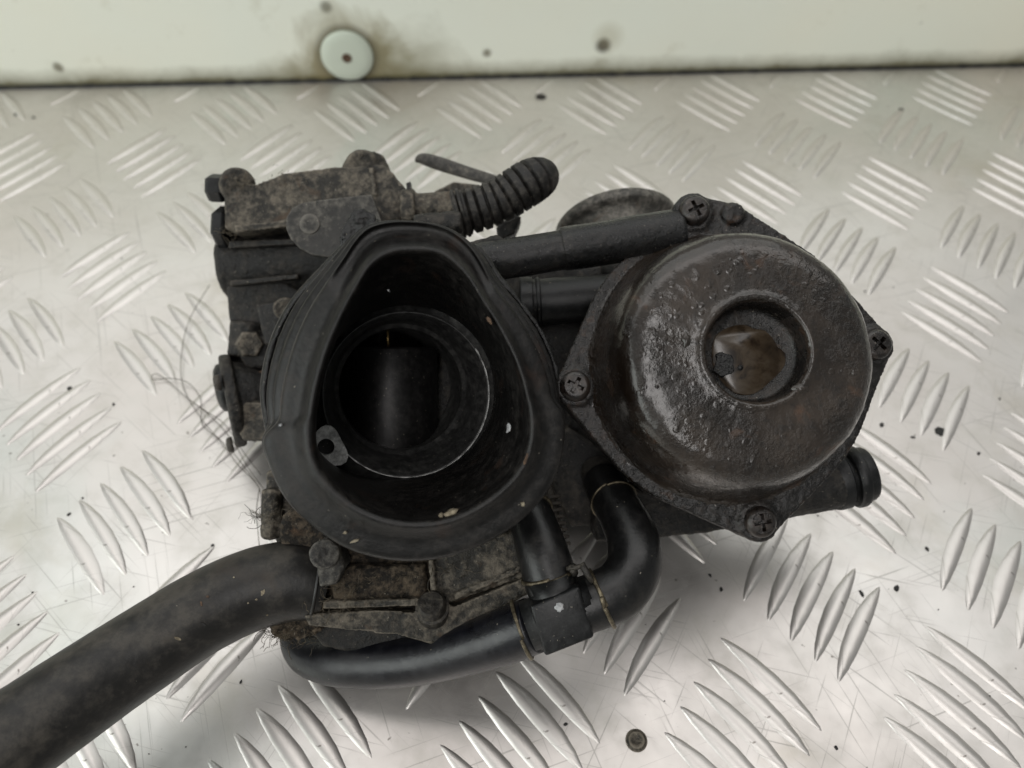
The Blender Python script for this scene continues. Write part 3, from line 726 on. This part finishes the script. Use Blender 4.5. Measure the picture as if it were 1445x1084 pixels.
# --- lower body and float bowl under the boot
bm = bmesh.new()
prism(bm, [(395, 730), (430, 700), (560, 740), (720, 735), (762, 742), (760, 800), (742, 830), (610, 872), (520, 874), (440, 868), (402, 850), (392, 800)], 186, 24, 1.4)
prism(bm, [(452, 800), (600, 798), (604, 846), (470, 852)], 182.5, 6, 1.4)
cast(part('lower_body', bm, M['casting_brown'], root), .5, 2, .8, 2.4)
bm = bmesh.new(); prism(bm, [(606, 790), (735, 745), (752, 812), (612, 860)], 182.6, 8, .9)
prism(bm, [(604, 792), (612, 790), (618, 856), (609, 860)], 181.6, 5, .3); prism(bm, [(640, 838), (742, 796), (744, 804), (642, 847)], 181.8, 4, .3)
cast(part('bowl_shoulder', bm, M['casting'], root), .4, 1, .5, 2.0)
bm = bmesh.new(); prism(bm, [(455, 849), (600, 845), (602, 855), (456, 860)], 180.8, 5, .3); cast(part('rib', bm, M['casting'], root), .35, 1, .3, 1.6)
bm = bmesh.new(); hexa(bm, V(352, 486, 232), V(352, 486, 227), mmpx(20, 228)); cast(part('hex_nut', bm, M['casting'], root), .3, 1, .2, 1.4)
bm = bmesh.new(); rcyl(bm, V(402, 436, 232), V(402, 436, 222), mmpx(16, 224), .5); cast(part('boss', bm, M['casting'], root), .35, 1, .3, 1.6)
bm = bmesh.new(); prism(bm, [(322, 340), (470, 334), (470, 342), (322, 350)], 229.5, 4, .3); prism(bm, [(324, 396), (420, 386), (420, 393), (324, 404)], 230, 4, .3); cast(part('rib', bm, M['casting_dark'], root), .4, 1, .3, 1.6)
bm = bmesh.new()
prism(bm, [(428, 868), (520, 862), (585, 866), (612, 842), (640, 858), (748, 812), (756, 834), (690, 868), (628, 906), (606, 910), (560, 894), (436, 884)], 182, 4.5, .6)
cast(part('bowl_flange', bm, M['casting'], root), .35, 1, .35, 1.8)
bm = bmesh.new()
prism(bm, [(420, 872), (452, 915), (540, 934), (630, 918), (700, 880), (746, 836), (742, 800), (420, 800), (410, 850)], 190, 14, 1.2, .8)
cast(part('float_bowl', bm, M['casting_dark'], root), .7, 2, .4, 3)
c = V(610, 858, 181.5); bx_ = (n_*.8+eu*.6).normalized()
bm = bmesh.new(); lathe(bm, c-bx_*3, bx_, [(4.0, 0), (4.0, 3.0), (3.4, 3.2), (3.3, 5.6), (2.8, 6.2), (0, 6.3)], 28); part('bolt', bm, M['bolt'], root, angle=40)
bm = bmesh.new()
prism(bm, [(374, 668), (392, 655), (420, 690), (470, 750), (450, 780), (392, 772), (372, 740)], 200, 18, 1.2)
rcyl(bm, V(384, 690, 198), V(382, 760, 198), mmpx(14, 198), .8)
prism(bm, [(372, 728), (396, 722), (404, 760), (376, 764)], 197, 8, .8)
cast(part('side_fitting', bm, M['casting'], root), .45, 2, .6, 1.8)
bm = bmesh.new()
prism(bm, [(440, 772), (456, 764), (476, 776), (486, 800), (474, 826), (450, 830)], 178, 8, 1.2); rcyl(bm, V(458, 782, 178), V(458, 782, 176), 3.4, .4)
cast(part('hose_clamp', bm, M['bracket'], root), .35, 2, .5, 1.4)

# --- breather hose leaving to the left
bm = bmesh.new()
q = cat([(452, 822, 190, 52), (436, 820, 189, 54), (405, 820, 188, 56), (350, 834, 186, 57), (280, 868, 182, 58), (190, 925, 176, 61), (90, 993, 168, 66), (-20, 1070, 160, 71), (-140, 1150, 154, 74)], 8)
sweep(bm, [V(a, b, c) for a, b, c, r in q], [mmpx(r, c)*1.0 for a, b, c, r in q], 40, True, .12)
part('breather_hose', bm, M['hose_big'], root)
bm = bmesh.new(); rcyl(bm, V(446, 821, 189.5), V(440, 820.5, 189.2), mmpx(55.5, 189), .5, 44); part('hose_lip', bm, M['hose'], root)
hose_path = [(V(a, b, c), mmpx(r, c)) for a, b, c, r in q]
def on_tube(px, py, tubep):
    d = ray(px, py).normalized(); best = None
    for k in range(len(tubep)-1):                                      # where the sight line enters the tube
        p, r = tubep[k]; ax_ = (tubep[k+1][0]-p).normalized(); w0 = CAM-p
        dd = d-ax_*d.dot(ax_); ww = w0-ax_*w0.dot(ax_); A_ = dd.dot(dd); Bq = dd.dot(ww); Cq = ww.dot(ww)-r*r; D_ = Bq*Bq-A_*Cq
        if D_ < 0: continue
        t = (-Bq-math.sqrt(D_))/A_; h = CAM+d*t; al = (h-p).dot(ax_)
        if -.5 <= al <= (tubep[k+1][0]-p).length+.5:
            if best is None or t < best[0]: best = (t, h, (h-p-ax_*al).normalized())
    return best
def chip(px, py, rx, ry, rot, m, tubep, par, name):
    b = on_tube(px, py, tubep)
    if not b: return
    _, h, nn = b; a1 = (er-nn*er.dot(nn)).normalized(); a2 = nn.cross(a1)
    u1 = a1*math.cos(rot)+a2*math.sin(rot); u2 = nn.cross(u1); bm = bmesh.new(); n = 13
    pts = [h+nn*.14+u1*math.cos(2*math.pi*k/n)*rx*random.uniform(.6, 1.15)+u2*math.sin(2*math.pi*k/n)*ry*random.uniform(.6, 1.15) for k in range(n)]
    loop_prism(bm, pts, -nn*.5); part(name, bm, M[m], par, smooth=False)
hose = bpy.data.objects['breather_hose']
for x, y, rx, ry, ro, m in ((371, 836, .75, .5, 1.2, 'tan'), (362, 846, .3, .25, 0, 'tan'), (350, 851, .25, .2, 0, 'tan'), (251, 901, .9, .3, -.5, 'tan'), (293, 842, .35, .3, 0, 'rust'), (284, 852, .25, .6, .4, 'rust'), (287, 881, .75, .3, -.6, 'black'), (240, 822, .22, .2, 0, 'tan'), (330, 815, .2, .2, 0, 'tan'), (377, 868, .25, .2, 0, 'tan')):
    chip(x, y, rx, ry, ro, m, hose_path, hose, 'dirt_chip')

# --- tee piece and its hoses
bm = bmesh.new()
q = cat([(424, 884, 204, 26), (424, 905, 203, 28), (440, 924, 200, 31), (480, 934, 196, 34), (540, 936, 192, 34), (600, 930, 188, 34), (660, 915, 183, 36), (712, 898, 179, 39), (753, 882, 176.5, 39)], 8)
sweep(bm, [V(a, b, c) for a, b, c, r in q], [mmpx(r, c) for a, b, c, r in q], 30)
part('drain_hose', bm, M['hose_blue'], root)
bm = bmesh.new()
q = cat([(814, 858, 176, 39), (846, 846, 176, 40), (876, 830, 177, 40), (894, 800, 179, 39), (893, 762, 183, 37), (878, 728, 189, 33), (862, 700, 196, 31), (852, 680, 203, 30)], 9)
sweep(bm, [V(a, b, c) for a, b, c, r in q], [mmpx(r, c) for a, b, c, r in q], 30)
part('vent_hose', bm, M['hose'], root)
bm = bmesh.new()
q = cat([(782, 834, 176, 37), (776, 815, 177, 38), (764, 775, 179, 36), (752, 738, 183, 33), (742, 712, 188, 31)], 8)
sweep(bm, [V(a, b, c) for a, b, c, r in q], [mmpx(r, c) for a, b, c, r in q], 30)
part('feed_hose', bm, M['hose'], root)
tdir = (V(830, 851, 176)-V(752, 882, 176)).normalized(); tup = (V(783, 838, 176)-V(792, 868, 176)).normalized()
tc = V(791, 866, 175.5); tz = tdir.cross(tup).normalized(); tz = tz if tz.dot(n_) > 0 else -tz
bm = bmesh.new()
def obox(bm, c, ax_, bx2, cx_, a, b, d, bev):
    vs_ = [bm.verts.new(c+ax_*a*i+bx2*b*j+cx_*d*k) for i in (-1, 1) for j in (-1, 1) for k in (-1, 1)]
    for f in ((0, 1, 3, 2), (4, 6, 7, 5), (0, 4, 5, 1), (2, 3, 7, 6), (0, 2, 6, 4), (1, 5, 7, 3)): bm.faces.new([vs_[i] for i in f])
    bmesh.ops.bevel(bm, geom=[e for e in bm.edges if all(v in vs_ for v in e.verts)], offset=bev, segments=3, affect='EDGES', profile=.5)
obox(bm, tc, tdir, tup, tz, 5.9, 5.9, 6.1, .8)
tee = part('tee_piece', bm, M['plastic'], root, angle=30)
bm = bmesh.new(); cyl(bm, tc-tdir*8, tc+tdir*8, 5.9, 32); cyl(bm, tc, tc+tup*9, 5.5, 32); part('spigot', bm, M['plastic'], tee)
bm = bmesh.new(); cc = onplane(789, 857, tc+tz*6.22, tz)
loop_prism(bm, [cc+tdir*math.cos(2*math.pi*k/16)*(.95+.25*math.sin(k*1.9))+tup*math.sin(2*math.pi*k/16)*(1.0+.2*math.cos(k*2.7)) for k in range(16)], -tz*.16)
part('paint_dot', bm, M['white'], tee)
def wire_ring(c, ax_, r, wr, name, par, tangs=None, a0=0, a1=360):
    ax_ = ax_.normalized(); u1 = (n_-ax_*n_.dot(ax_)).normalized(); u2 = ax_.cross(u1); bm = bmesh.new()
    pts = [c+(u1*math.cos(R(a0+(a1-a0)*k/48))+u2*math.sin(R(a0+(a1-a0)*k/48)))*r+ax_*(.5*k/48) for k in range(49)]
    sweep(bm, pts, [wr]*49, 8)
    if tangs:
        for d in tangs: sweep(bm, [pts[0] if d[0] == 0 else pts[-1], (pts[0] if d[0] == 0 else pts[-1])+d[1]], [wr, wr], 8)
    return part(name, bm, M['wire'], par)
wire_ring(V(735, 889, 177.6), tdir, 6.7, .46, 'wire_clip', root)
wire_ring(V(848, 845, 176), tdir*.93+tup*.05, 6.8, .5, 'wire_clip', root, [(0, tup*2.5+tz*1)])
wire_ring(V(774, 809, 177.2), -tup, 6.3, .5, 'wire_clip', root)
wire_ring(V(746, 722, 186), (V(752, 738, 183)-V(742, 712, 188)), 5.6, .5, 'wire_clip', root)
wire_ring(V(866, 706, 194.5), (V(878, 728, 189)-V(862, 700, 196)), 5.9, .30, 'wire_clip', root)
bm = bmesh.new()
a, b = V(800, 803, 172.5), V(826, 797, 172.0); sweep(bm, [a, a*.5+b*.5+tz*.6, b], [.55, .6, .5], 10)
a, b = V(820, 795, 172.0), V(836, 822, 171.6); sweep(bm, [a, a*.5+b*.5+tz*.5, b], [.8, .75, .45], 10)
a, b = V(806, 797, 172.5), V(812, 812, 172.4); sweep(bm, [a, a*.5+b*.5, b], [.8, 1.0, .7], 10)
part('clip_tang', bm, M['bolt'], root)
# fuel spigots the hoses push on
bm = bmesh.new(); rcyl(bm, V(860, 700, 198), V(842, 665, 214), 4.6, .4); part('spigot', bm, M['casting_dark'], root)
bm = bmesh.new(); rcyl(bm, V(745, 722, 187), V(730, 690, 200), 4.4, .4); part('spigot', bm, M['casting_dark'], root)
# idle adjuster spring between the bodies
bm = bmesh.new(); pts = []
a, b = V(776, 700, 202), V(792, 775, 196)
ax_ = (b-a).normalized(); u1 = ax_.orthogonal().normalized(); u2 = ax_.cross(u1)
for k in range(120):
    t = k/119; an = t*2*math.pi*8; pts.append(a+(b-a)*t+(u1*math.cos(an)+u2*math.sin(an))*2.3)
sweep(bm, pts, [.5]*120, 6); part('spring', bm, M['casting_dark'], root)
bm = bmesh.new(); cyl(bm, a-ax_*6, b+ax_*2, 1.4, 14); part('idle_screw', bm, M['casting_dark'], root)

# --- lower casting bar of the right body and its rubber capped stub
bm = bmesh.new()
prism(bm, [(838, 742), (842, 700), (900, 690), (1010, 700), (1110, 690), (1170, 650), (1180, 712), (1105, 730), (1000, 752), (880, 764), (842, 766)], 204, 16, 1.2)
a, b = V(1040, 706, 206), V(1182, 680, 205)
rcyl(bm, a, b, mmpx(37, 206), .6)
cast(part('lower_casting', bm, M['casting_dark'], root), .5, 2, .5, 2)
ax_ = (V(1220, 668, 205)-V(1172, 679, 205)).normalized(); c0 = V(1172, 680, 206)
bm = bmesh.new()
lathe(bm, c0, ax_, [(6.6, 0), (7.7, .1), (7.9, .6), (7.9, 3.2), (7.5, 3.6), (6.6, 3.7), (6.5, 4.9), (7.9, 5.0), (8.4, 5.6), (8.4, 7.2), (8.1, 7.7), (7.4, 7.8), (7.3, 9.6), (6.9, 10.3), (5.6, 10.8), (0, 10.9)], 44)
part('rubber_cap', bm, M['plastic'], root, angle=40)
# --- outlet stub behind the right body
oc = V(870, 326, 246); oax = (eu*.92 + fw*.36 - er*.12).normalized()
bm = bmesh.new()
lathe(bm, oc-oax*6, oax, [(15.5, -6), (15.8, 0), (16.2, 4), (17.6, 5.2), (19.0, 5.6), (19.4, 6.3), (19.4, 8.2), (18.9, 8.8), (17.4, 8.9), (16.6, 8.5), (15.2, 6), (14.8, -4), (0, -4)], 56)
part('outlet_stub', bm, M['ring'], root)
bm = bmesh.new(); rcyl(bm, oc-oax*8, B0-cax*30, 15, 1, 36); cast(part('outlet_body', bm, M['casting_dark'], root), .8, 2, .4, 3)
# feet: mounting flange and bowl that the pair stands on
def foot(px, py, zc, r, nm):
    c = V(px, py, zc); bm = bmesh.new(); a = Vector((c.x, c.y, 0.02))
    rcyl(bm, a, c, r, 1.2, 36); cast(part(nm, bm, M['casting_dark'], root), .8, 2, .3, 3)
foot(560, 560, 232, 19, 'manifold_stub'); foot(940, 520, 226, 16, 'bowl_foot'); foot(430, 330, 262, 12, 'housing_foot'); foot(560, 790, 200, 13, 'drain_boss')

# ------------------------------------------------------------------ dirt, fibres, hair
def squiggle(bm, pts, r, seg=4):
    q = cat(pts, 8); sweep(bm, [P(a, b, z) for a, b, z in q], [r]*len(q), seg)
def strands(name, lst, r, m, label, catg):
    bm = bmesh.new()
    for s in lst: squiggle(bm, s, r)
    o = link(name, bm, m); o['kind'] = 'stuff'; o['label'] = label; o['category'] = catg
M['hair'] = grimy('brown_hair', (.05, .04, .025), (.12, .095, .06), .5, .5, .7, .1)
strands('hair_strands', [
    [(296, 402, 3), (268, 450, 2), (256, 500, 1.4), (258, 545, 1.2), (280, 585, 1.4), (300, 610, 2), (330, 640, 3), (360, 680, 5)],
    [(214, 530, 1), (222, 528, 1), (240, 540, 1), (262, 560, 1.4), (290, 580, 2), (318, 600, 2.5), (345, 640, 3), (368, 670, 4)],
    [(214, 530, 1), (218, 536, 1), (240, 534, 1.2), (265, 540, 1.4), (282, 560, 1.5), (284, 580, 1.5), (286, 600, 1.6), (310, 622, 2), (335, 655, 2.6), (366, 690, 4), (368, 730, 5)],
    [(262, 560, 1.4), (300, 590, 2.4), (330, 625, 3), (350, 660, 3.4), (372, 690, 4.4)],
    [(366, 690, 5), (362, 720, 5), (364, 750, 6), (368, 790, 7)]],
    .13, M['hair'], 'tangled brown hairs lying on the tread plate beside the carburettor', 'hair')
random.seed(11)
bm = bmesh.new()
def tuft(cx, cy, zc, n, spread, L):
    for _ in range(n):
        p = V(cx+random.gauss(0, spread), cy+random.gauss(0, spread*.45), zc+random.uniform(-3, 3)); d = Vector((random.gauss(0, 1), random.gauss(0, 1), random.gauss(0, .7))).normalized()
        pts = [p]
        for k in range(6):
            d = (d+Vector((random.gauss(0, .5), random.gauss(0, .5), random.gauss(0, .5)))).normalized(); pts.append(pts[-1]+d*L*random.uniform(.5, 1.2))
        sweep(bm, pts, [random.uniform(.035, .085)]*7, 4)
tuft(414, 890, 187, 90, 20, .9); tuft(384, 892, 188, 14, 7, 1.0); tuft(500, 838, 182, 40, 30, 1.0); tuft(462, 852, 181, 40, 18, .9); tuft(620, 795, 181, 10, 12, 1.5)
tuft(345, 262, 224, 40, 10, .55); tuft(400, 250, 226, 24, 14, .5); tuft(320, 330, 226, 24, 8, .6); tuft(372, 730, 197, 26, 8, 1.1)
o = part('dry_fibres', bm, M['hair'], root); o['kind'] = 'stuff'
bm = bmesh.new()                                                       # caked mud where the fibres sit
prism(bm, [(378, 884), (400, 872), (446, 866), (452, 890), (430, 902), (405, 904), (386, 900)], 186, 5, .8)
cast(part('caked_mud', bm, M['casting_brown'], root), .35, 1, 1.6, 1.6)

def flakes(name, spots, m, label, catg):
    bm = bmesh.new()
    for px, py, r in spots:
        p = P(px, py, .06); n = 7; ph = random.random()*6
        el = random.uniform(.5, 1); rot = random.random()*6
        pts = []
        for k in range(n):
            a = 2*math.pi*k/n; rr = r*random.uniform(.6, 1.2); x, y = rr*math.cos(a), rr*el*math.sin(a)
            pts.append(p+Vector((x*math.cos(rot)-y*math.sin(rot), x*math.sin(rot)+y*math.cos(rot), .25)))
        loop_prism(bm, pts, Vector((0, 0, -.28)), 0, 1, 1.15)
    o = link(name, bm, m, smooth=False); o['kind'] = 'stuff'; o['label'] = label; o['category'] = catg
sp = [(1245, 600, 1.0), (1328, 610, 2.0), (1288, 617, .7), (1381, 640, .7), (1308, 775, .7), (1392, 950, 1.0), (1180, 1055, .6), (798, 1022, .7), (1002, 812, .6), (1022, 88, 1), (1272, 155, 1.2), (22, 162, 1.2), (47, 166, .9), (98, 548, .9), (160, 571, .6), (97, 726, .6), (4, 838, .7), (1018, 832, .8), (1265, 830, 1), (1216, 838, 1), (300, 770, .6), (340, 962, .5)]
random.seed(5)
for _ in range(45): sp.append((random.uniform(0, 1445), random.uniform(130, 1084), random.choice((.18, .22, .3, .4))))
flakes('dirt_specks', sp, M['black'], 'small black grit scattered over the tread plate', 'grit')
